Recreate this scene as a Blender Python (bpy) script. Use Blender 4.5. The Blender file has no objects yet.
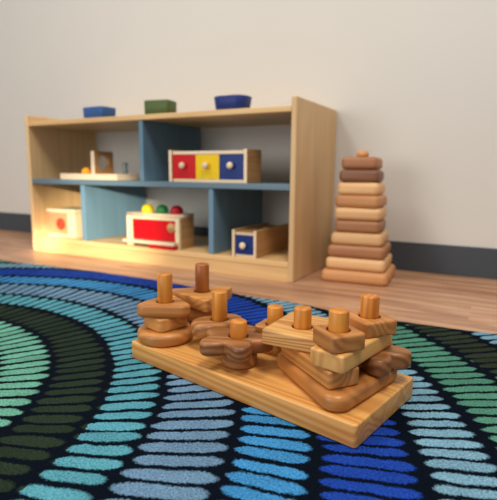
import bpy, bmesh, math, random
from mathutils import Vector, Matrix
random.seed(7)
PI = math.pi
S = bpy.context.scene
COL = S.collection

# ------------------------------------------------------------------ helpers
def srgb(r, g, b):
    f = lambda c: c / 12.92 if c <= 0.04045 else ((c + 0.055) / 1.055) ** 2.4
    return (f(r / 255), f(g / 255), f(b / 255), 1.0)

def tag(o, label=None, cat=None, group=None, kind=None):
    if label: o['label'] = label
    if cat: o['category'] = cat
    if group: o['group'] = group
    if kind: o['kind'] = kind
    return o

def empty(name, loc, rz=0.0):
    o = bpy.data.objects.new(name, None)
    o.empty_display_size = 0.03
    COL.objects.link(o)
    o.location = loc
    o.rotation_euler = (0, 0, rz)
    return o

def obj(name, bm, mat, parent=None, loc=(0, 0, 0), rz=0.0, smooth=None):
    bmesh.ops.recalc_face_normals(bm, faces=bm.faces[:])
    if smooth is not None:
        for f in bm.faces: f.smooth = smooth
    me = bpy.data.meshes.new(name)
    bm.to_mesh(me); bm.free()
    me.materials.append(mat)
    o = bpy.data.objects.new(name, me)
    COL.objects.link(o)
    o.location = loc
    o.rotation_euler = (0, 0, rz)
    if parent: o.parent = parent
    return o

def add_box(bm, x0, x1, y0, y1, z0, z1, bev=0.0, seg=2):
    g = bmesh.ops.create_cube(bm, size=1.0)
    vs = g['verts']
    for v in vs:
        v.co = Vector(((x0 + x1) / 2 + v.co.x * (x1 - x0), (y0 + y1) / 2 + v.co.y * (y1 - y0), (z0 + z1) / 2 + v.co.z * (z1 - z0)))
    if bev > 0:
        es = list({e for v in vs for e in v.link_edges})
        bmesh.ops.bevel(bm, geom=es, offset=bev, segments=seg, affect='EDGES', profile=0.5)

def box(name, x0, x1, y0, y1, z0, z1, mat, parent=None, bev=0.0015, loc=(0, 0, 0), rz=0.0):
    bm = bmesh.new()
    add_box(bm, x0, x1, y0, y1, z0, z1, bev)
    return obj(name, bm, mat, parent, loc, rz)

def add_lathe(bm, prof, n=40, M=None):
    """prof: (radius, z) from bottom to top; closed with a point where radius is 0"""
    rings = []
    for r, z in prof:
        if r < 1e-6:
            rings.append([bm.verts.new((0, 0, z))])
        else:
            rings.append([bm.verts.new((r * math.cos(2 * PI * k / n), r * math.sin(2 * PI * k / n), z)) for k in range(n)])
    for a, b in zip(rings, rings[1:]):
        for k in range(n):
            k2 = (k + 1) % n
            if len(a) == 1 and len(b) == 1: continue
            if len(a) == 1: f = bm.faces.new((a[0], b[k], b[k2]))
            elif len(b) == 1: f = bm.faces.new((a[k], a[k2], b[0]))
            else: f = bm.faces.new((a[k], a[k2], b[k2], b[k]))
            f.smooth = True
    if M is not None:
        bmesh.ops.transform(bm, matrix=M, verts=[v for r in rings for v in r])

def rounded(pts, rad, n=8):
    """CCW polygon with rounded corners"""
    out = []
    m = len(pts)
    for i in range(m):
        p0, p, p1 = (Vector(pts[i - 1]), Vector(pts[i]), Vector(pts[(i + 1) % m]))
        d0 = (p0 - p).normalized(); d1 = (p1 - p).normalized()
        ang = d0.angle(d1) / 2
        t = rad / math.tan(ang)
        c = p + (d0 + d1).normalized() * (rad / math.sin(ang))
        a = p + d0 * t; b = p + d1 * t
        a0 = math.atan2(a.y - c.y, a.x - c.x); a1 = math.atan2(b.y - c.y, b.x - c.x)
        while a1 < a0: a1 += 2 * PI
        if a1 - a0 > PI: a1 -= 2 * PI
        for k in range(n + 1):
            th = a0 + (a1 - a0) * k / n
            out.append((c.x + rad * math.cos(th), c.y + rad * math.sin(th)))
    return out

def ngon(angles, reach, rad, n=10):
    """rounded regular-ish polygon; reach = distance of the rounded tip from the centre"""
    m = len(angles)
    half = PI * (m - 2) / m / 2
    R = reach + rad / math.sin(half) - rad
    return rounded([(R * math.cos(math.radians(a)), R * math.sin(math.radians(a))) for a in angles], rad, n)

def rect(cx, cy, hx, hy, rot, rad):
    c, s = math.cos(math.radians(rot)), math.sin(math.radians(rot))
    return rounded([(cx + c * x - s * y, cy + s * x + c * y) for x, y in ((-hx, -hy), (hx, -hy), (hx, hy), (-hx, hy))], rad)

def flower(lobes, rot, reach, dip, n=120):
    out = []
    for k in range(n):
        t = 2 * PI * k / n
        w = 0.5 + 0.5 * math.cos(lobes * (t - math.radians(rot)))
        r = dip + (reach - dip) * w ** 0.62
        out.append((r * math.cos(t), r * math.sin(t)))
    return out

def circle(r, n=56):
    return [(r * math.cos(2 * PI * k / n), r * math.sin(2 * PI * k / n)) for k in range(n)]

def inset(pts, d):
    out = []
    m = len(pts)
    for i in range(m):
        a, p, b = Vector(pts[i - 1]), Vector(pts[i]), Vector(pts[(i + 1) % m])
        e0 = (p - a); e1 = (b - p)
        n0 = Vector((-e0.y, e0.x)).normalized(); n1 = Vector((-e1.y, e1.x)).normalized()
        nn = (n0 + n1).normalized()
        k = max(0.5, nn.dot(n0))
        q = p + nn * (d / k)
        out.append((q.x, q.y))
    return out

def add_slab(bm, pts, z0, z1, bev, holes=(), hb=0.0012, seg=5, hn=32):
    prof = [(bev * (1 - math.sin(PI / 2 * k / seg)), z0 + bev * (1 - math.cos(PI / 2 * k / seg))) for k in range(seg + 1)]
    prof += [(d, z0 + z1 - z) for d, z in reversed(prof)]
    top, bot = [], []
    def skin(rings, flip):
        n = len(rings[0])
        for a, b in zip(rings, rings[1:]):
            for k in range(n):
                k2 = (k + 1) % n
                q = (a[k], a[k2], b[k2], b[k])
                f = bm.faces.new(q[::-1] if flip else q)
                f.smooth = True
        for ring, store in ((rings[0], bot), (rings[-1], top)):
            for k in range(n):
                store.append(bm.edges.get((ring[k], ring[(k + 1) % n])))
    rings = []
    for d, z in prof:
        rings.append([bm.verts.new((x, y, z)) for x, y in (inset(pts, d) if d > 1e-7 else pts)])
    skin(rings, False)
    for hx, hy, hr in holes:
        rings = []
        for r, z in ((hr + hb, z0), (hr + hb * 0.3, z0 + hb * 0.3), (hr, z0 + hb), (hr, z1 - hb), (hr + hb * 0.3, z1 - hb * 0.3), (hr + hb, z1)):
            rings.append([bm.verts.new((hx + r * math.cos(2 * PI * k / hn), hy + r * math.sin(2 * PI * k / hn), z)) for k in range(hn)])
        skin(rings, True)
    for es, nz in ((bot, -1), (top, 1)):
        g = bmesh.ops.triangle_fill(bm, use_beauty=True, use_dissolve=False, edges=es, normal=(0, 0, nz))
        for f in g['geom']:
            if isinstance(f, bmesh.types.BMFace): f.smooth = False

# ------------------------------------------------------------------ node helper
class NT:
    def __init__(s, name):
        s.m = bpy.data.materials.new(name); s.m.use_nodes = True
        s.t = s.m.node_tree; s.t.nodes.clear()
        s.out = s.t.nodes.new('ShaderNodeOutputMaterial')
        s.b = s.t.nodes.new('ShaderNodeBsdfPrincipled')
        s.t.links.new(s.b.outputs[0], s.out.inputs[0])
    def n(s, typ, **kw):
        nd = s.t.nodes.new(typ)
        for k, v in kw.items(): setattr(nd, k, v)
        return nd
    def put(s, sock, v):
        if isinstance(v, bpy.types.NodeSocket): s.t.links.new(v, sock)
        elif v is not None: sock.default_value = v
    def m_(s, op, a, b=None, c=None, clamp=False):
        nd = s.n('ShaderNodeMath', operation=op, use_clamp=clamp)
        for i, v in enumerate((a, b, c)): s.put(nd.inputs[i], v) if v is not None else None
        return nd.outputs[0]
    def mix(s, f, a, b, mode='MIX'):
        nd = s.n('ShaderNodeMix', data_type='RGBA', blend_type=mode)
        s.put(nd.inputs[0], f); s.put(nd.inputs[6], a); s.put(nd.inputs[7], b)
        return nd.outputs[2]
    def noise(s, vec, scale, detail=3, rough=0.55, dist=0.0):
        nd = s.n('ShaderNodeTexNoise'); s.put(nd.inputs['Vector'], vec)
        nd.inputs['Scale'].default_value = scale; nd.inputs['Detail'].default_value = detail
        nd.inputs['Roughness'].default_value = rough; nd.inputs['Distortion'].default_value = dist
        return nd.outputs[0]
    def ramp(s, f, stops, interp='LINEAR'):
        nd = s.n('ShaderNodeValToRGB'); s.put(nd.inputs[0], f)
        cr = nd.color_ramp; cr.interpolation = interp
        while len(cr.elements) < len(stops): cr.elements.new(0.5)
        for e, (p, c) in zip(cr.elements, stops): e.position = p; e.color = c
        return nd.outputs[0]
    def sep(s, v):
        nd = s.n('ShaderNodeSeparateXYZ'); s.put(nd.inputs[0], v); return nd.outputs
    def comb(s, x, y, z):
        nd = s.n('ShaderNodeCombineXYZ')
        for i, v in enumerate((x, y, z)): s.put(nd.inputs[i], v)
        return nd.outputs[0]
    def objc(s):
        return s.n('ShaderNodeTexCoord').outputs['Object']
    def bump(s, h, strength, dist):
        nd = s.n('ShaderNodeBump'); s.put(nd.inputs['Height'], h)
        nd.inputs['Strength'].default_value = strength; nd.inputs['Distance'].default_value = dist
        s.t.links.new(nd.outputs[0], s.b.inputs['Normal'])

def plain(name, rgb, rough=0.5, var=0.06, coat=0.0):
    t = NT(name)
    n = t.noise(t.objc(), 60, 3)
    c = srgb(*rgb)
    d = tuple(x * (1 - 2 * var) for x in c[:3]) + (1,)
    t.put(t.b.inputs['Base Color'], t.mix(n, d, c))
    t.b.inputs['Roughness'].default_value = rough
    t.b.inputs['Coat Weight'].default_value = coat
    t.b.inputs['Specular IOR Level'].default_value = 0.3
    return t.m

def wood(name, light, dark, axis=0, rings=1.0, ringscale=1.0, rough=0.42, fine=0.3, coat=0.0, stretch=0.06):
    """long-grain timber: contour rings of a stretched noise plus fine fibres; each object gets its own cut"""
    t = NT(name)
    rnd = t.n('ShaderNodeObjectInfo').outputs['Random']
    off = t.comb(t.m_('MULTIPLY', rnd, 37.0), t.m_('MULTIPLY', rnd, 91.0), t.m_('MULTIPLY', rnd, 53.0))
    add = t.n('ShaderNodeVectorMath', operation='ADD'); t.put(add.inputs[0], t.objc()); t.put(add.inputs[1], off)
    mp = t.n('ShaderNodeMapping'); t.put(mp.inputs[0], add.outputs[0])
    sc = [1.0, 1.0, 1.0]; sc[axis] = stretch
    mp.inputs['Scale'].default_value = sc
    base = t.noise(mp.outputs[0], 9 * ringscale, 1, 0.4, 0.1)
    r = t.m_('MULTIPLY_ADD', t.m_('SINE', t.m_('MULTIPLY', base, 88.0)), 0.5, 0.5)
    mp2 = t.n('ShaderNodeMapping'); t.put(mp2.inputs[0], add.outputs[0])
    sc2 = [1.0, 1.0, 1.0]; sc2[axis] = 0.05
    mp2.inputs['Scale'].default_value = sc2
    fib = t.noise(mp2.outputs[0], 420, 2, 0.6)
    blot = t.noise(mp.outputs[0], 14, 3)
    f = t.m_('MULTIPLY_ADD', r, 0.45 * rings, t.m_('MULTIPLY_ADD', fib, fine, t.m_('MULTIPLY_ADD', blot, 0.9, -0.42)))
    colr = t.ramp(f, [(0.0, srgb(*light)), (0.75, srgb(*dark))])
    tone = t.m_('MULTIPLY_ADD', t.m_('FRACT', t.m_('MULTIPLY', rnd, 7.31)), 0.22, 0.89)
    hs = t.n('ShaderNodeHueSaturation'); t.put(hs.inputs['Color'], colr); t.put(hs.inputs['Value'], tone)
    t.put(t.b.inputs['Base Color'], hs.outputs[0])
    t.b.inputs['Roughness'].default_value = rough
    t.b.inputs['Coat Weight'].default_value = coat
    t.b.inputs['Coat Roughness'].default_value = 0.3
    t.bump(f, 0.12, 0.002)
    return t.m

M = {}
M['ash'] = wood('ash_wood', (234, 180, 104), (194, 128, 62), 0, 0.9, 1.3, 0.4)
M['plate'] = wood('pale_striped_wood', (238, 186, 112), (184, 118, 58), 0, 1.2, 2.0, 0.4)
M['cherry'] = wood('cherry_wood', (210, 144, 76), (146, 88, 42), 0, 0.75, 1.3, 0.4)
M['tri'] = wood('smooth_cherry_wood', (210, 142, 74), (164, 98, 44), 0, 0.7, 0.8, 0.36)
M['beech'] = wood('beech_wood', (220, 156, 84), (164, 102, 48), 0, 0.8, 1.3, 0.4)
M['walnut'] = wood('walnut_wood', (182, 120, 66), (106, 62, 30), 0, 1.0, 1.4, 0.42)
M['walnut_light'] = wood('light_walnut_wood', (190, 130, 74), (126, 76, 40), 0, 1.0, 1.2, 0.42)
M['peg'] = wood('amber_peg_wood', (230, 156, 62), (184, 104, 30), 2, 0.8, 1.0, 0.38)
M['peg_dark'] = wood('dark_peg_wood', (186, 112, 48), (136, 72, 28), 2, 0.8, 1.0, 0.38)
M['maple_v'] = wood('upright_birch_panel', (228, 192, 142), (210, 168, 114), 2, 0.5, 0.7, 0.45, 0.2)
M['maple_h'] = wood('birch_board', (226, 188, 132), (206, 162, 104), 0, 0.5, 0.7, 0.45, 0.2)
M['pine'] = wood('pale_toy_wood', (236, 214, 184), (220, 192, 154), 0, 0.4, 1.0, 0.5, 0.2)
M['toyply'] = wood('tan_toy_wood', (196, 152, 100), (164, 118, 72), 1, 0.6, 1.0, 0.5, 0.3)
M['t_orange'] = wood('orange_tan_block', (214, 158, 104), (184, 122, 74), 0, 0.6, 0.8, 0.5)
M['t_light'] = wood('light_tan_block', (230, 186, 134), (206, 154, 104), 0, 0.6, 0.8, 0.5)
M['t_brown'] = wood('brown_block', (180, 126, 86), (146, 94, 60), 0, 0.6, 0.8, 0.5)
M['t_dark'] = wood('dark_brown_block', (146, 100, 72), (108, 68, 48), 0, 0.7, 0.8, 0.5)
M['blue_panel'] = wood('blue_stained_panel', (110, 146, 170), (90, 125, 148), 2, 0.3, 0.7, 0.5, 0.15)
M['blue_shelf'] = wood('blue_stained_shelf', (106, 132, 148), (88, 114, 132), 0, 0.3, 0.7, 0.5, 0.15)
M['red'] = plain('red_paint', (206, 8, 20), 0.4)
M['yellow'] = plain('yellow_paint', (246, 204, 0), 0.4)
M['blue'] = plain('blue_paint', (12, 48, 122), 0.4)
M['green_ball'] = plain('green_paint', (44, 124, 66), 0.35)
M['red_ball'] = plain('crimson_paint', (180, 20, 32), 0.35)
M['yellow_ball'] = plain('yellow_ball_paint', (240, 216, 30), 0.35)
M['orange'] = plain('orange_paint', (246, 166, 30), 0.4)
M['tray_blue'] = plain('blue_plastic', (52, 92, 152), 0.45)
M['tray_navy'] = plain('dark_blue_plastic', (34, 52, 122), 0.45)
M['tray_green'] = plain('olive_green_plastic', (78, 98, 50), 0.45)
M['cream'] = plain('cream_paint', (240, 222, 182), 0.5)
M['peach'] = plain('peach_panel_paint', (236, 162, 116), 0.5)
M['ringred'] = plain('orange_red_paint', (206, 72, 44), 0.5)
M['grey_post'] = plain('grey_blue_paint', (128, 136, 140), 0.5)
M['bb'] = plain('grey_vinyl', (72, 78, 85), 0.5, 0.05)

# ------------------------------------------------------------------ the setting
def wall_mat():
    t = NT('matte_white_wall')
    c = t.objc()
    a = t.noise(c, 1.3, 3); b = t.noise(c, 260, 2)
    t.put(t.b.inputs['Base Color'], t.mix(a, srgb(211, 208, 202), srgb(220, 217, 211)))
    t.b.inputs['Roughness'].default_value = 0.75
    t.bump(b, 0.08, 0.001)
    return t.m

def floor_mat():
    t = NT('laminate_floor')
    c = t.objc(); x, y, z = t.sep(c)
    row = t.m_('FLOOR', t.m_('DIVIDE', y, 0.145))
    wn = t.n('ShaderNodeTexWhiteNoise', noise_dimensions='1D'); t.put(wn.inputs['W'], row)
    rv = wn.outputs['Value']
    px = t.m_('DIVIDE', t.m_('MULTIPLY_ADD', rv, 5.0, x), 1.25)
    wn2 = t.n('ShaderNodeTexWhiteNoise', noise_dimensions='2D')
    t.put(wn2.inputs['Vector'], t.comb(t.m_('FLOOR', px), row, 0.0))
    pv = wn2.outputs['Value']
    v = t.comb(t.m_('MULTIPLY_ADD', x, 0.10, t.m_('MULTIPLY', pv, 9.0)), y, t.m_('MULTIPLY', pv, 31.0))
    g = t.noise(v, 26, 4, 0.6, 0.3)
    g2 = t.noise(v, 160, 2, 0.6)
    f = t.m_('ADD', t.m_('MULTIPLY_ADD', g, 1.5, -0.33), t.m_('MULTIPLY', g2, 0.3))
    col = t.ramp(f, [(0.30, srgb(214, 172, 138)), (0.58, srgb(188, 142, 110)), (0.85, srgb(154, 110, 84))])
    hs = t.n('ShaderNodeHueSaturation'); t.put(hs.inputs['Color'], col)
    t.put(hs.inputs['Value'], t.m_('MULTIPLY_ADD', pv, 0.12, 0.94))
    sy = t.m_('PINGPONG', y, 0.0725)
    seam = t.m_('LESS_THAN', sy, 0.0008)
    t.put(t.b.inputs['Base Color'], t.mix(t.m_('MULTIPLY', seam, 0.45), hs.outputs[0], srgb(110, 76, 56)))
    t.b.inputs['Roughness'].default_value = 0.38
    t.bump(f, 0.05, 0.001)
    return t.m

WY = 1.87
o = box('floor', -4.5, 3.0, -2.5, WY + 0.12, -0.05, 0.0, floor_mat(), bev=0); tag(o, kind='structure')
o = box('wall_back', -4.5, 3.0, WY, WY + 0.12, 0.0, 2.7, wall_mat(), bev=0); tag(o, kind='structure')
bm = bmesh.new(); add_box(bm, -4.5, 3.0, WY - 0.0055, WY, 0.0, 0.110, 0.002, 2)
o = obj('baseboard_back', bm, M['bb']); tag(o, kind='structure')

# ------------------------------------------------------------------ rug
RC = (-1.08, 0.21)
def rug_mat():
    t = NT('tufted_rug')
    c0 = t.objc()
    pm = t.n('ShaderNodeVectorMath', operation='SCALE'); t.put(pm.inputs[0], c0); pm.inputs['Scale'].default_value = 1.0164
    c = pm.outputs[0]
    wob = t.n('ShaderNodeTexNoise'); t.put(wob.inputs['Vector'], c); wob.inputs['Scale'].default_value = 34; wob.inputs['Detail'].default_value = 2
    sub = t.n('ShaderNodeVectorMath', operation='SUBTRACT'); t.put(sub.inputs[0], wob.outputs['Color']); sub.inputs[1].default_value = (0.5, 0.5, 0.5)
    scl = t.n('ShaderNodeVectorMath', operation='SCALE'); t.put(scl.inputs[0], sub.outputs[0]); scl.inputs['Scale'].default_value = 0.009
    fz = t.n('ShaderNodeTexNoise'); t.put(fz.inputs['Vector'], c); fz.inputs['Scale'].default_value = 300; fz.inputs['Detail'].default_value = 1
    sub2 = t.n('ShaderNodeVectorMath', operation='SUBTRACT'); t.put(sub2.inputs[0], fz.outputs['Color']); sub2.inputs[1].default_value = (0.5, 0.5, 0.5)
    scl2 = t.n('ShaderNodeVectorMath', operation='SCALE'); t.put(scl2.inputs[0], sub2.outputs[0]); scl2.inputs['Scale'].default_value = 0.007
    a1 = t.n('ShaderNodeVectorMath', operation='ADD'); t.put(a1.inputs[0], c); t.put(a1.inputs[1], scl.outputs[0])
    a2 = t.n('ShaderNodeVectorMath', operation='ADD'); t.put(a2.inputs[0], a1.outputs[0]); t.put(a2.inputs[1], scl2.outputs[0])
    x, y, z = t.sep(a2.outputs[0])
    dx = t.m_('SUBTRACT', x, RC[0]); dy = t.m_('SUBTRACT', y, RC[1])
    r = t.m_('SQRT', t.m_('ADD', t.m_('MULTIPLY', dx, dx), t.m_('MULTIPLY', dy, dy)))
    th = t.m_('ARCTAN2', dy, dx)
    # band edges, yarn colour, lean of the dashes (radians of slant across the band)
    B = [(0.000, (70, 120, 160), 0.0, 0.0305), (0.200, (30, 90, 176), 0.0, 0.0305), (0.305, (96, 160, 176), 0.0, 0.0305),
         (0.405, (112, 182, 160), 0.02, 0.0305), (0.507, (44, 58, 45), -0.06, 0.0305), (0.610, (90, 168, 188), -0.10, 0.0305), (0.710, (112, 150, 184), -0.12, 0.0305),
         (0.837, (62, 148, 212), 0.12, 0.0290), (0.949, (22, 70, 178), 0.04, 0.0262), (1.083, (128, 176, 202), 0.0, 0.0262),
         (1.191, (86, 150, 128), 0.0, 0.0268), (1.311, (52, 62, 48), 0.0, 0.0268), (1.421, (124, 172, 200), 0.0, 0.0300), (1.53, (44, 80, 170), 0.0, 0.0300),
         (1.64, (92, 164, 176), 0.0, 0.03), (1.75, (84, 146, 118), 0.0, 0.03), (1.86, (52, 62, 48), 0.0, 0.03), (1.97, (104, 140, 170), 0.0, 0.03), (2.08, None, 0, 0.03)]
    RM = 2.6
    rn = t.m_('DIVIDE', r, RM)
    cols = t.ramp(rn, [(B[i][0] / RM, srgb(*B[i][1])) for i in range(len(B) - 1)], 'CONSTANT')
    def table(vals):
        acc = None
        for i, v in enumerate(vals):
            prev = vals[i - 1] if i else 0.0
            if i == 0: acc = t.m_('ADD', v, 0.0); continue
            acc = t.m_('MULTIPLY_ADD', t.m_('GREATER_THAN', r, B[i][0]), v - prev, acc)
        return acc
    K = len(B) - 1
    lo = table([b[0] for b in B[:K]])
    wd = table([B[i + 1][0] - B[i][0] for i in range(K)])
    cnt = table([float(round(2 * PI * (B[i][0] + B[i + 1][0]) / 2 / B[i][3])) for i in range(K)])
    pit = table([b[3] for b in B[:K]])
    lean = table([b[2] for b in B[:K]])
    idx = table([float(i) for i in range(K)])
    rl = t.m_('SUBTRACT', r, lo)
    v = t.m_('SUBTRACT', t.m_('DIVIDE', rl, wd), 0.5)
    mid = t.m_('MULTIPLY_ADD', wd, 0.5, lo)
    th2 = t.m_('ADD', th, t.m_('DIVIDE', t.m_('MULTIPLY', t.m_('MULTIPLY', lean, wd), v), mid))
    q = t.m_('MULTIPLY_ADD', t.m_('MULTIPLY', th2, cnt), 1 / (2 * PI), 400.37)
    cell = t.m_('FLOOR', q)
    wn = t.n('ShaderNodeTexWhiteNoise', noise_dimensions='2D'); t.put(wn.inputs['Vector'], t.comb(cell, idx, 0.0))
    rv = wn.outputs['Value']
    rc, gc, bc = t.sep(wn.outputs['Color'])
    du = t.m_('ABSOLUTE', t.m_('ADD', t.m_('SUBTRACT', t.m_('FRACT', q), 0.5), t.m_('MULTIPLY_ADD', rc, 0.10, -0.05)))
    du = t.m_('MULTIPLY', du, pit)                      # metres across the dash
    dv = t.m_('MULTIPLY', t.m_('ABSOLUTE', t.m_('ADD', v, t.m_('MULTIPLY_ADD', gc, 0.04, -0.02))), wd)
    hw = t.m_('MULTIPLY', pit, t.m_('MULTIPLY_ADD', bc, 0.05, 0.345))
    hl = t.m_('MULTIPLY_ADD', wd, 0.5, -0.0062)
    ev = t.m_('MAXIMUM', t.m_('SUBTRACT', dv, t.m_('SUBTRACT', hl, 0.024)), 0.0)
    ev = t.m_('MULTIPLY', ev, 0.45)
    d = t.m_('SUBTRACT', t.m_('SQRT', t.m_('ADD', t.m_('MULTIPLY', du, du), t.m_('MULTIPLY', ev, ev))), hw)
    mask = t.m_('MULTIPLY_ADD', d, -1 / 0.0022, 0.5, clamp=True)
    yarn = t.noise(c, 340, 3, 0.75)
    tuft = t.noise(c, 210, 2, 0.7)
    broad = t.noise(c, 16, 2)
    hs = t.n('ShaderNodeHueSaturation'); t.put(hs.inputs['Color'], cols)
    val = t.m_('ADD', t.m_('MULTIPLY_ADD', yarn, 2.5, -0.45), t.m_('ADD', t.m_('MULTIPLY_ADD', rv, 0.16, -0.06), t.m_('MULTIPLY_ADD', broad, 0.4, -0.2)))
    t.put(hs.inputs['Value'], val)
    hs.inputs['Saturation'].default_value = 0.98
    gd = t.n('ShaderNodeHueSaturation'); gd.inputs['Color'].default_value = srgb(10, 18, 30); t.put(gd.inputs['Value'], t.m_('MULTIPLY_ADD', yarn, 2.0, -0.1))
    t.put(t.b.inputs['Base Color'], t.mix(mask, gd.outputs[0], hs.outputs[0]))
    t.b.inputs['Roughness'].default_value = 0.95
    t.b.inputs['Specular IOR Level'].default_value = 0.03
    t.b.inputs['Sheen Weight'].default_value = 0.0
    h = t.m_('ADD', t.m_('MULTIPLY', mask, 0.7), t.m_('ADD', t.m_('MULTIPLY', tuft, 0.5), t.m_('MULTIPLY', yarn, 0.5)))
    t.bump(h, 0.9, 0.004)
    return t.m

RUGT = 0.006
bm = bmesh.new()
edge = []
nx = 150
X0, X1, Y0, Y1 = -2.7, 1.35, -1.3, 1.220
rng = random.Random(3)
RE = [(-2.7, 1.17), (-1.8, 1.205), (-1.41, 1.230), (-1.136, 1.238), (-0.6, 1.212), (-0.25, 1.182), (0.01, 1.198), (1.36, 1.20)]
for k in range(nx + 1):
    x = X0 + (X1 - X0) * k / nx
    for (xa, ya), (xb, yb) in zip(RE, RE[1:]):
        if xa <= x <= xb + 1e-6:
            u_ = (x - xa) / (xb - xa); u_ = u_ * u_ * (3 - 2 * u_)
            edge.append((x, ya + (yb - ya) * u_ + 0.0025 * math.sin(x * 23) + rng.uniform(-0.002, 0.002))); break
outline = [(X0, Y0), (X1, Y0)] + edge[::-1]
add_slab(bm, outline, 0.0, RUGT, 0.002, seg=2)
rug = obj('rug', bm, rug_mat())
tag(rug, 'dark tufted rug with curved rows of blue, teal and green dashes on the wood floor', 'rug')

# ------------------------------------------------------------------ cabinet
CX0, CX1, CY0, CY1, CH = -1.923, -0.6092, 1.4553, 1.862, 0.61
PT = 0.02
cab = empty('toy_shelf_cabinet', ((CX0 + CX1) / 2, CY0, 0))
tag(cab, 'low open birch shelf cabinet with blue dividers standing against the white wall', 'cabinet')
W2 = (CX1 - CX0) / 2; D = CY1 - CY0
ox = (CX0 + CX1) / 2
box('side_panel', -W2, -W2 + PT, 0, D, 0, CH, M['maple_v'], cab, 0.004)
box('side_panel', W2 - PT, W2, 0, D, 0, CH, M['maple_v'], cab, 0.004)
box('top_board', -W2 + PT, W2 - PT, 0.002, D, 0.562, 0.582, M['maple_h'], cab, 0.003)
box('bottom_board', -W2 + PT, W2 - PT, 0.002, D, 0.048, 0.068, M['maple_h'], cab, 0.003)
box('kick_board', -W2 + PT, W2 - PT, 0.004, 0.022, 0.0, 0.0478, M['maple_h'], cab, 0.001)
sh = box('shelf', -W2 + PT, W2 - PT, 0.002, D, 0.309, 0.330, M['blue_shelf'], cab, 0.003); tag(sh, 'blue stained middle shelf')
for xa, xb, za, zb in ((-1.270, -1.250, 0.330, 0.562), (-1.602, -1.580, 0.068, 0.309), (-0.952, -0.930, 0.068, 0.309)):
    d_ = box('divider', xa - ox, xb - ox, 0.006, D - 0.002, za, zb, M['blue_panel'], cab, 0.003); tag(d_, 'blue stained upright divider')
SB = 0.068; SM = 0.330; STOP = 0.582

# ------------------------------------------------------------------ things on top of the cabinet
def tray(name, label, pts_bottom, flare, h, mat, loc, rz):
    bm = bmesh.new()
    t_ = 0.006
    loops = []
    prof = [(0.004, 0), (0, 0.004), (-flare, h - 0.003), (-flare + 0.002, h), (-flare + t_ - 0.002, h), (-flare + t_, h - 0.003), (t_, t_ + 0.004), (t_ + 0.006, t_)]
    for d, z in prof:
        loops.append([bm.verts.new((x, y, z)) for x, y in inset(pts_bottom, d)])
    n = len(pts_bottom)
    for a, b in zip(loops, loops[1:]):
        for k in range(n):
            f = bm.faces.new((a[k], a[(k + 1) % n], b[(k + 1) % n], b[k])); f.smooth = True
    bm.faces.new(loops[0][::-1]); bm.faces.new(loops[-1])
    o = obj(name, bm, mat, None, loc, rz)
    return tag(o, label, 'tray', 'small coloured trays on the cabinet')
tray('small_tray', 'small blue tray near the left end of the cabinet top', rect(0, 0, 0.060, 0.04, 0, 0.012), 0.002, 0.049, M['tray_blue'], (-1.545, 1.535, STOP), math.radians(-4))
tray('small_tray', 'small olive green tray on the middle of the cabinet top', rect(0, 0, 0.053, 0.038, 0, 0.010), 0.001, 0.056, M['tray_green'], (-1.215, 1.53, STOP), math.radians(10))
tray('small_tray', 'dark navy flared tray with rounded sides near the right end of the cabinet top', rect(0, 0, 0.060, 0.042, 0, 0.034), 0.007, 0.050, M['tray_navy'], (-0.886, 1.525, STOP), math.radians(0))

# ------------------------------------------------------------------ toys in the cabinet
def knob_bm(r, ln):
    """round knob pointing to -Y from the origin"""
    bm = bmesh.new()
    prof = [(0, 0), (r * 0.45, 0), (r * 0.45, ln * 0.3), (r * 0.85, ln * 0.45), (r, ln * 0.7), (r * 0.8, ln * 0.93), (r * 0.4, ln), (0, ln)]
    add_lathe(bm, prof, 20, Matrix.Rotation(PI / 2, 4, 'X'))
    return bm

# three drawer box on the middle shelf
tb = empty('drawer_box', (-0.963, 1.472, SM))
tag(tb, 'small wooden box with red, yellow and blue drawers on the blue middle shelf', 'toy box')
hw_ = 0.168; dp = 0.105; hh = 0.113
box('side_board', -hw_, -hw_ + 0.013, -0.004, dp, 0, hh + 0.005, M['toyply'], tb)
box('side_board', hw_ - 0.013, hw_, -0.004, dp, 0, hh + 0.005, M['toyply'], tb)
box('edge_strip', -hw_ + 0.0005, -hw_ + 0.0125, -0.0065, -0.0042, 0.0005, hh + 0.0045, M['pine'], tb, 0.0006)
box('edge_strip', hw_ - 0.0125, hw_ - 0.0005, -0.0065, -0.0042, 0.0005, hh + 0.0045, M['pine'], tb, 0.0006)
box('top_board', -hw_ + 0.0135, hw_ - 0.0135, 0, dp, hh - 0.012, hh, M['pine'], tb)
box('bottom_board', -hw_ + 0.0135, hw_ - 0.0135, 0, dp, 0, 0.011, M['pine'], tb)
box('back_board', -hw_ + 0.0135, hw_ - 0.0135, dp - 0.008, dp, 0.0115, hh - 0.0125, M['toyply'], tb)
dw = (2 * hw_ - 0.027) / 3
for k, cn in enumerate(('red', 'yellow', 'blue')):
    xa = -hw_ + 0.0135 + k * dw
    d_ = box('drawer', xa + 0.0008, xa + dw - 0.0008, 0.001, dp - 0.009, 0.0118, hh - 0.0128, M[cn], tb, 0.001)
    tag(d_, cn + ' painted drawer')
    obj('knob', knob_bm(0.0125, 0.021), M['pine'], d_, (xa + dw / 2, 0.001, 0.061))

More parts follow.
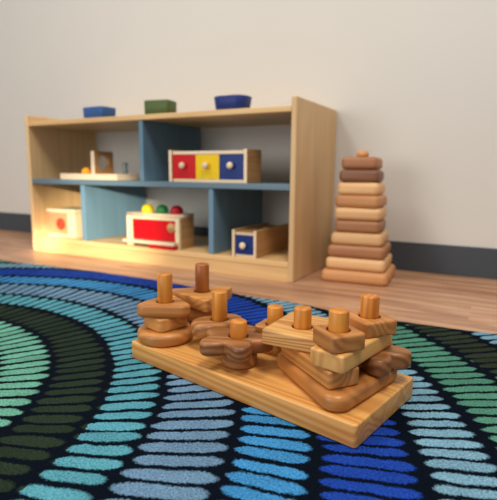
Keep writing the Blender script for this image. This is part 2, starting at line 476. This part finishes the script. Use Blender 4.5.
# long box with blue drawer
lb = empty('long_drawer_box', (-0.804, 1.470, SB))
tag(lb, 'long narrow wooden box with one blue drawer on the bottom board', 'toy box')
hw_ = 0.049; dp = 0.275; hh = 0.090
box('side_board', -hw_, -hw_ + 0.011, -0.004, dp, 0, hh + 0.008, M['toyply'], lb)
box('side_board', hw_ - 0.011, hw_, -0.004, dp, 0, hh + 0.008, M['toyply'], lb)
box('edge_strip', -hw_ + 0.0005, -hw_ + 0.0105, -0.0065, -0.0042, 0.0005, hh + 0.0075, M['pine'], lb, 0.0006)
box('edge_strip', hw_ - 0.0105, hw_ - 0.0005, -0.0065, -0.0042, 0.0005, hh + 0.0075, M['pine'], lb, 0.0006)
bm = bmesh.new()
add_slab(bm, [(-hw_ + 0.0115, 0.0), (hw_ - 0.0115, 0.0), (hw_ - 0.0115, dp), (-hw_ + 0.0115, dp)], hh - 0.010, hh, 0.001, [(0, 0.16, 0.026)], seg=2)
o = obj('top_board', bm, M['toyply'], lb)
box('bottom_board', -hw_ + 0.0115, hw_ - 0.0115, 0, dp, 0, 0.009, M['pine'], lb)
box('rail', -hw_ + 0.0115, hw_ - 0.0115, -0.003, 0, hh - 0.0105, hh - 0.001, M['pine'], lb, 0.0008)
d_ = box('drawer', -hw_ + 0.0118, hw_ - 0.0118, 0.0, dp - 0.02, 0.0095, hh - 0.011, M['blue'], lb, 0.001); tag(d_, 'blue painted drawer')
obj('knob', knob_bm(0.0125, 0.02), M['pine'], d_, (-0.002, 0.0, 0.043))

# ball drop box
bb = empty('ball_box', (-1.231, 1.480, SB))
tag(bb, 'wooden box with a red front under three coloured balls, bottom middle compartment', 'toy box')
hw_ = 0.133; dp = 0.10; hh = 0.134
holes = [(-0.062, 0.05, 0.0215), (0.013, 0.05, 0.0215), (0.086, 0.05, 0.0215)]
bm = bmesh.new()
add_slab(bm, [(-hw_ + 0.0, 0.0), (hw_, 0.0), (hw_, dp), (-hw_, dp)], hh - 0.012, hh, 0.001, holes, seg=2)
obj('top_board', bm, M['pine'], bb)
bm = bmesh.new()
add_box(bm, -hw_, -hw_ + 0.03, 0, 0.012, 0, hh - 0.0122, 0.001); add_box(bm, hw_ - 0.02, hw_, 0, 0.012, 0, hh - 0.0122, 0.001)
add_box(bm, -hw_ + 0.0302, hw_ - 0.0202, 0, 0.012, hh - 0.024, hh - 0.0122, 0.001)
obj('front_frame', bm, M['cream'], bb)
box('side_board', -hw_, -hw_ + 0.01, 0.0122, dp, 0, hh - 0.0122, M['toyply'], bb)
box('side_board', hw_ - 0.01, hw_, 0.0122, dp, 0, hh - 0.0122, M['toyply'], bb)
box('back_board', -hw_ + 0.0102, hw_ - 0.0102, dp - 0.008, dp, 0, hh - 0.0122, M['toyply'], bb)
d_ = box('door', -hw_ + 0.0305, hw_ - 0.0205, 0.003, 0.011, 0.0300, hh - 0.0245, M['red'], bb, 0.001); tag(d_, 'red painted front door')
bm = bmesh.new(); add_lathe(bm, [(0, 0.003), (0.017, 0.003), (0.019, 0.004), (0.019, 0.007), (0.017, 0.008), (0.012, 0.0085), (0.010, 0.016), (0.006, 0.019), (0, 0.0195)], 24, Matrix.Rotation(PI / 2, 4, 'X'))
obj('knob', bm, M['toyply'], d_, (hw_ - 0.040, 0.006, 0.083))
box('ledge', -hw_ + 0.002, hw_ - 0.006, -0.030, -0.0005, 0.016, 0.028, M['pine'], bb, 0.002)
l_ = box('ledge_support', 0.0, hw_ - 0.008, -0.024, -0.0005, 0.0, 0.0155, M['red'], bb, 0.001); tag(l_, 'red strip under the ledge')
for (hx, hy, hr), cn, w in zip(holes, ('yellow_ball', 'green_ball', 'red_ball'), ('yellow ball sitting in the left hole of the red-fronted box', 'green ball sitting in the middle hole of the red-fronted box', 'crimson ball sitting in the right hole of the red-fronted box')):
    bm = bmesh.new(); bmesh.ops.create_uvsphere(bm, u_segments=28, v_segments=16, radius=0.025)
    o = obj('ball', bm, M[cn], None, (-1.231 + hx, 1.480 + hy, SB + hh + 0.0125 - 0.012 + 0.0015 - 0.0015), 0, True)
    o.location.z = SB + hh - 0.001 + math.sqrt(max(0, 0.025 ** 2 - (0.0215 + 0.0012) ** 2)) + 0.0004
    tag(o, w, 'ball', 'balls on the red-fronted box')

# cream box with round emblem
cb = empty('cream_box', (-1.772, 1.500, SB), math.radians(2))
tag(cb, 'cream box with an orange-red ring on its peach front, bottom left compartment', 'toy box')
box('body', -0.080, 0.080, 0.002, 0.15, 0.010, 0.112, M['cream'], cb, 0.002)
box('lid', -0.087, 0.087, -0.006, 0.157, 0.1125, 0.127, M['cream'], cb, 0.002)
box('base', -0.087, 0.087, -0.006, 0.157, 0.0, 0.0095, M['cream'], cb, 0.002)
p_ = box('front_panel', -0.078, 0.035, -0.002, 0.0015, 0.014, 0.108, M['peach'], cb, 0.0008); tag(p_, 'peach painted front panel')
bm = bmesh.new(); add_lathe(bm, [(0.015, 0.0), (0.026, 0.0), (0.027, 0.002), (0.026, 0.004), (0.015, 0.004), (0.014, 0.002), (0.015, 0.0)], 32, Matrix.Rotation(PI / 2, 4, 'X'))
r_ = obj('ring', bm, M['ringred'], p_, (-0.002, -0.002, 0.060)); tag(r_, 'orange-red ring')
bm = bmesh.new(); add_lathe(bm, [(0, 0.0), (0.0125, 0.0), (0.0125, 0.003), (0, 0.0035)], 28, Matrix.Rotation(PI / 2, 4, 'X'))
obj('ring_centre', bm, M['ringred'], p_, (-0.002, -0.002, 0.060))

# ball tray with upright holed panel
bt = empty('ball_tray', (-1.595, 1.50, SM))
tag(bt, 'wooden tray with an upright holed panel on the blue shelf, upper left compartment', 'toy tray')
bm = bmesh.new()
add_box(bm, -0.170, 0.168, 0.0, 0.135, 0, 0.010, 0.0015)
add_box(bm, -0.170, 0.168, 0.0, 0.010, 0.0102, 0.025, 0.0015); add_box(bm, -0.170, 0.168, 0.125, 0.135, 0.0102, 0.025, 0.0015)
add_box(bm, -0.170, -0.160, 0.0102, 0.1248, 0.0102, 0.025, 0.0015); add_box(bm, 0.158, 0.168, 0.0102, 0.1248, 0.0102, 0.025, 0.0015)
obj('tray_base', bm, M['pine'], bt)
bm = bmesh.new()
add_slab(bm, rounded([(-0.056, 0.0), (0.056, 0.0), (0.056, 0.112), (-0.056, 0.112)], 0.003, 3), -0.010, 0.010, 0.0012, [(0, 0.062, 0.033)], seg=2)
bmesh.ops.transform(bm, matrix=Matrix.Rotation(PI / 2, 4, 'Z') @ Matrix.Rotation(PI / 2, 4, 'X'), verts=bm.verts[:])
obj('holed_panel', bm, M['toyply'], bt, (0.023, 0.0676, 0.0104))
box('panel_edge', 0.0135, 0.0325, 0.0102, 0.0113, 0.0110, 0.122, M['pine'], bt, 0.0003)
bm = bmesh.new(); add_lathe(bm, [(0, 0), (0.012, 0), (0.012, 0.060), (0.009, 0.064), (0, 0.064)], 20)
obj('post', bm, M['grey_post'], bt, (0.135, 0.085, 0.0103))
bm = bmesh.new(); bmesh.ops.create_uvsphere(bm, u_segments=28, v_segments=16, radius=0.021)
o = obj('ball', bm, M['orange'], None, (-1.638, 1.535, SM + 0.0105 + 0.021), 0, True)
tag(o, 'orange ball lying in the wooden tray beside the holed panel', 'ball')

# ------------------------------------------------------------------ tower of wooden slabs
TW = [  # width, material, centre shift along the view's left-right, label
    (0.224, 't_orange', 'bottom slab of the wooden tower, widest, orange-brown'),
    (0.201, 't_light', 'pale orange slab second from the bottom of the wooden tower'),
    (0.193, 't_brown', 'brown slab third from the bottom of the wooden tower'),
    (0.176, 't_light', 'pale slab fourth from the bottom of the wooden tower'),
    (0.155, 't_brown', 'brown slab in the middle of the tower, fifth from the bottom'),
    (0.157, 't_light', 'pale slab just above the middle brown slab of the tower'),
    (0.152, 't_orange', 'mottled tan slab fourth from the top of the wooden tower'),
    (0.141, 't_light', 'light tan slab just below the dark brown slab of the tower'),
    (0.135, 't_dark', 'darkest brown slab, second from the top of the wooden tower'),
    (0.123, 't_brown', 'topmost and smallest slab of the wooden tower, under the round knob'),
]
tcx, tcy, trz = -0.437, 1.650, math.radians(3.7)
th_ = 0.0422
rng = random.Random(5)
for k, (w, m, lab) in enumerate(TW):
    bm = bmesh.new()
    add_slab(bm, rect(0, 0, w / 2, w / 2, 0, 0.019), 0, th_ - 0.0002, 0.0150, seg=6)
    sft = -0.0008 * k - 0.001
    o = obj('tower_slab', bm, M[m], None, (tcx + 0.002 + sft * 0.88, tcy + sft * 0.47, k * th_), trz + math.radians(rng.uniform(-2.5, 2.5)))
    tag(o, lab, 'wooden block', 'slabs of the wooden tower')
bm = bmesh.new(); add_lathe(bm, [(0, 0), (0.016, 0), (0.0205, 0.005), (0.021, 0.012), (0.016, 0.020), (0.008, 0.0238), (0, 0.0245)], 28)
o = obj('wooden_knob', bm, M['t_orange'], None, (tcx - 0.0082 * 0.88 + 0.002, tcy - 0.0082 * 0.47, 10 * th_)); tag(o, 'small round wooden knob crowning the slab tower', 'knob')

# ------------------------------------------------------------------ peg board
BRZ = -0.2013
BO = Vector((-0.1473, 0.5808, 0))
def bw(x, y, z):
    c, s = math.cos(BRZ), math.sin(BRZ)
    return (BO.x + c * x - s * y, BO.y + s * x + c * y, RUGT + 0.0003 + z)
BT = 0.0344
board = empty('peg_board', bw(-0.244, 0.1012, 0), BRZ)
tag(board, 'long wooden board with eight upright pegs lying on the rug', 'peg board')
bm = bmesh.new()
add_slab(bm, rounded([(-0.244, -0.1012), (0.244, -0.1012), (0.244, 0.1012), (-0.244, 0.1012)], 0.006, 5), 0, BT, 0.003, seg=4)
obj('base', bm, M['ash'], board)
PEG = {1: (-0.4455, 0.0542, 0.1662), 2: (-0.436, 0.147, 0.1732), 3: (-0.3428, 0.1008, 0.1397), 4: (-0.2542, 0.0540, 0.1117), 5: (-0.2445, 0.1465, 0.1192), 6: (-0.1537, 0.0997, 0.1442), 7: (-0.0622, 0.0543, 0.1682), 8: (-0.0588, 0.1477, 0.1717)}
PR = 0.0147
for k, (x, y, zt) in PEG.items():
    bm = bmesh.new()
    h = zt + 0.0012 - BT
    add_lathe(bm, [(0, 0), (PR, 0), (PR, h - 0.0025), (PR - 0.0008, h - 0.0008), (PR - 0.0025, h), (0, h)], 40)
    obj('peg', bm, M['peg_dark'] if k == 2 else M['peg'], board, (x + 0.244, y - 0.1012, BT))

HR = 0.0176
def piece(name, pg, pts, z0, z1, mat, label, bev=0.005, holes=None, grain=0.0, cat='stacking piece'):
    """pts are relative to the peg, in board axes; grain turns the object so the wood runs another way"""
    px, py, _ = PEG[pg]
    hs = holes or [(0, 0)]
    g = math.radians(grain)
    rot = lambda p: (math.cos(-g) * p[0] - math.sin(-g) * p[1], math.sin(-g) * p[0] + math.cos(-g) * p[1])
    bm = bmesh.new()
    add_slab(bm, [rot(p) for p in pts], 0, z1 - z0 - 0.0002, bev, [(*rot(h), HR) for h in hs])
    o = obj(name, bm, M[mat], None, bw(px, py, z0 + 0.0001), BRZ + g)
    return tag(o, label, cat, 'wooden shapes threaded on the peg board')
def rel(a, b): return (PEG[b][0] - PEG[a][0], PEG[b][1] - PEG[a][1])
def absr(pg, pts): return [(x - PEG[pg][0], y - PEG[pg][1]) for x, y in pts]

# every piece is about 26 mm thick; L(n) is the height of the n-th layer over the board
TH = 0.0257
def lay(n): return (BT + n * TH, BT + (n + 1) * TH)
def pol(*ar): return [(r * math.cos(math.radians(a)), r * math.sin(math.radians(a))) for a, r in ar]
def shift(pts, dx, dy): return [(x + dx, y + dy) for x, y in pts]
# front left peg
piece('round_ring', 1, circle(0.0555), *lay(0), 'cherry', 'thick round wooden ring at the bottom of the front left peg', 0.010, grain=40)
piece('square_ring', 1, rect(0, 0, 0.034, 0.031, -95, 0.010), *lay(1), 'beech', 'small rounded square between the ring and triangle on the front left peg', 0.004, grain=20)
piece('triangle_ring', 1, ngon((12, 130, -114), 0.056, 0.019), *lay(2), 'cherry', 'rounded wooden triangle on top of the front left peg', 0.008, grain=40)
# back left peg
piece('round_ring', 2, circle(0.035), *lay(0), 'cherry', 'round ring lowest on the tall back left peg, mostly hidden', 0.008)
piece('round_ring', 2, circle(0.045), BT + TH, BT + 2 * TH + 0.005, 'beech', 'round ring just beneath the triangle of the back left peg', 0.010, grain=30)
piece('triangle_plate', 2, ngon((-152, -38, 76), 0.073, 0.008), BT + 2 * TH + 0.005, BT + 3 * TH + 0.005, 'beech', 'sharp-cornered wooden triangle on the darkest, back left peg', 0.003, grain=40)
# left centre peg
piece('round_ring', 3, circle(0.033), *lay(0), 'cherry', 'small ring hidden beneath the oval piece of the third peg', 0.008)
piece('oval_ring', 3, rect(-0.004, -0.002, 0.053, 0.032, 72, 0.0315), *lay(1), 'walnut_light', 'smooth oval wooden piece on the peg behind the brown flower', 0.009, grain=50)
# middle front peg
piece('round_ring', 4, shift(circle(0.030), 0.002, 0.002), *lay(0), 'walnut_light', 'small round block underneath the brown flower at the front of the board', 0.005)
piece('flower_ring', 4, shift(flower(5, 33, 0.066, 0.038), -0.006, -0.001), *lay(1), 'walnut', 'brown walnut flower with wavy lobes at the front middle of the board', 0.007, grain=35)
# middle back peg
piece('square_ring', 5, rect(0, 0, 0.030, 0.026, 0, 0.008), *lay(0), 'beech', 'lower small block on the middle back peg, mostly hidden', 0.004)
piece('square_ring', 5, rect(0, 0, 0.032, 0.026, 10, 0.008), *lay(1), 'beech', 'small pale block round the short back peg behind the striped plate', 0.004)
# right centre and right pegs
Z1 = BT + 0.0258; Z2 = Z1 + 0.0275; Z3 = Z2 + 0.0272
tri = rounded(absr(7, [(-0.232, 0.104), (-0.027, -0.010), (-0.012, 0.200)]), 0.025, 12)
piece('triangle_plate', 7, tri, *lay(0), 'tri', 'large rounded wooden triangle lying flat on the right end of the board', 0.009, [(0, 0), rel(7, 8), rel(7, 6)], grain=-28)
piece('bar_plate', 7, rect(-0.0465, 0.0207, 0.075, 0.0268, -26.6, 0.006), Z1, Z2, 'beech', 'slanted wooden bar lying directly on the large rounded triangle', 0.004, [(0, 0), rel(7, 6)], grain=-25)
piece('flower_ring', 8, shift(flower(5, 22, 0.062, 0.039), 0.004, 0.005), Z1, Z2, 'walnut', 'dark walnut flower sticking out past the right end of the board', 0.007, grain=15)
piece('square_plate', 6, rect(-0.004, 0.010, 0.050, 0.058, 10, 0.005), Z2, Z2 + 0.0250, 'plate', 'pale striped square plate round the short peg, right of centre', 0.003, grain=10)
piece('bar_plate', 7, rect(0.001, 0.0475, 0.0285, 0.080, -1, 0.005), Z2, Z3, 'ash', 'pale bar joining the two right pegs beneath the two top squares', 0.004, [(0, 0), rel(7, 8)], grain=90)
piece('square_ring', 7, rect(0.0005, 0.0, 0.0295, 0.0285, -28, 0.007), Z3, Z3 + 0.0255, 'cherry', 'rounded square ring on top of the front right peg', 0.004, grain=-28)
piece('square_ring', 8, rect(0, 0, 0.034, 0.031, -28, 0.008), Z3, Z3 + 0.0245, 'cherry', 'rounded square ring on top of the back right peg', 0.004, grain=-28)

# ------------------------------------------------------------------ camera
f_px, pitch, roll, yaw, ch = 475.7662, 0.1641, 0.0079, 0.4923, 0.3717
fw = Vector((-math.sin(yaw) * math.cos(pitch), math.cos(yaw) * math.cos(pitch), -math.sin(pitch)))
r0 = Vector((math.cos(yaw), math.sin(yaw), 0)); u0 = r0.cross(fw)
rv = r0 * math.cos(roll) + u0 * math.sin(roll); uv = -r0 * math.sin(roll) + u0 * math.cos(roll)
cd = bpy.data.cameras.new('camera'); cam = bpy.data.objects.new('camera', cd); COL.objects.link(cam)
mw = Matrix(((rv.x, uv.x, -fw.x, 0), (rv.y, uv.y, -fw.y, 0), (rv.z, uv.z, -fw.z, ch), (0, 0, 0, 1)))
cam.matrix_world = mw
cd.sensor_fit = 'HORIZONTAL'; cd.sensor_width = 36.0; cd.lens = f_px / 497 * 36.0
cd.dof.use_dof = True; cd.dof.focus_distance = 0.74; cd.dof.aperture_fstop = 4.6
cd.clip_start = 0.02
S.camera = cam

# ------------------------------------------------------------------ light
w = bpy.data.worlds.new('room_light'); S.world = w; w.use_nodes = True
bg = w.node_tree.nodes['Background']; bg.inputs[0].default_value = (1.0, 0.97, 0.93, 1); bg.inputs[1].default_value = 0.38
def area(name, loc, target, sx, sy, watts, col):
    l = bpy.data.lights.new(name, 'AREA'); l.shape = 'RECTANGLE'; l.size = sx; l.size_y = sy; l.energy = watts; l.color = col
    o = bpy.data.objects.new(name, l); COL.objects.link(o); o.location = loc
    o.rotation_euler = (Vector(target) - Vector(loc)).to_track_quat('-Z', 'Y').to_euler()
    return o
area('ceiling_lamp', (0.3, 0.2, 2.6), (0.1, 0.5, 0), 0.5, 1.0, 39, (1.0, 0.935, 0.84))
area('ceiling_lamp', (-1.7, 0.0, 2.6), (-1.6, 0.3, 0), 0.5, 1.0, 29, (1.0, 0.935, 0.84))
area('window_daylight', (-2.0, -2.4, 0.95), (-0.9, 1.8, 0.3), 1.8, 1.4, 44, (1.0, 0.97, 0.93))
# low warm sunbeam reaching the lower left corner of the cabinet
for tgt, size, watts, blend in (((-1.52, 1.46, 0.11), 9.0, 1350, 0.9), ((-1.835, 1.458, 0.035), 2.4, 3000, 1.0)):
    l = bpy.data.lights.new('sunbeam', 'SPOT'); l.energy = watts; l.color = (1.0, 0.87, 0.64); l.spot_size = math.radians(size); l.spot_blend = blend; l.shadow_soft_size = 0.05
    o = bpy.data.objects.new('sunbeam', l); COL.objects.link(o); o.location = (1.3, -1.6, 0.9)
    o.rotation_euler = (Vector(tgt) - o.location).to_track_quat('-Z', 'Y').to_euler()

S.view_settings.view_transform = 'Standard'; S.view_settings.look = 'None'
S.view_settings.exposure = 0.0; S.view_settings.gamma = 1.0
S.view_settings.use_curve_mapping = False
S.cycles.use_denoising = True
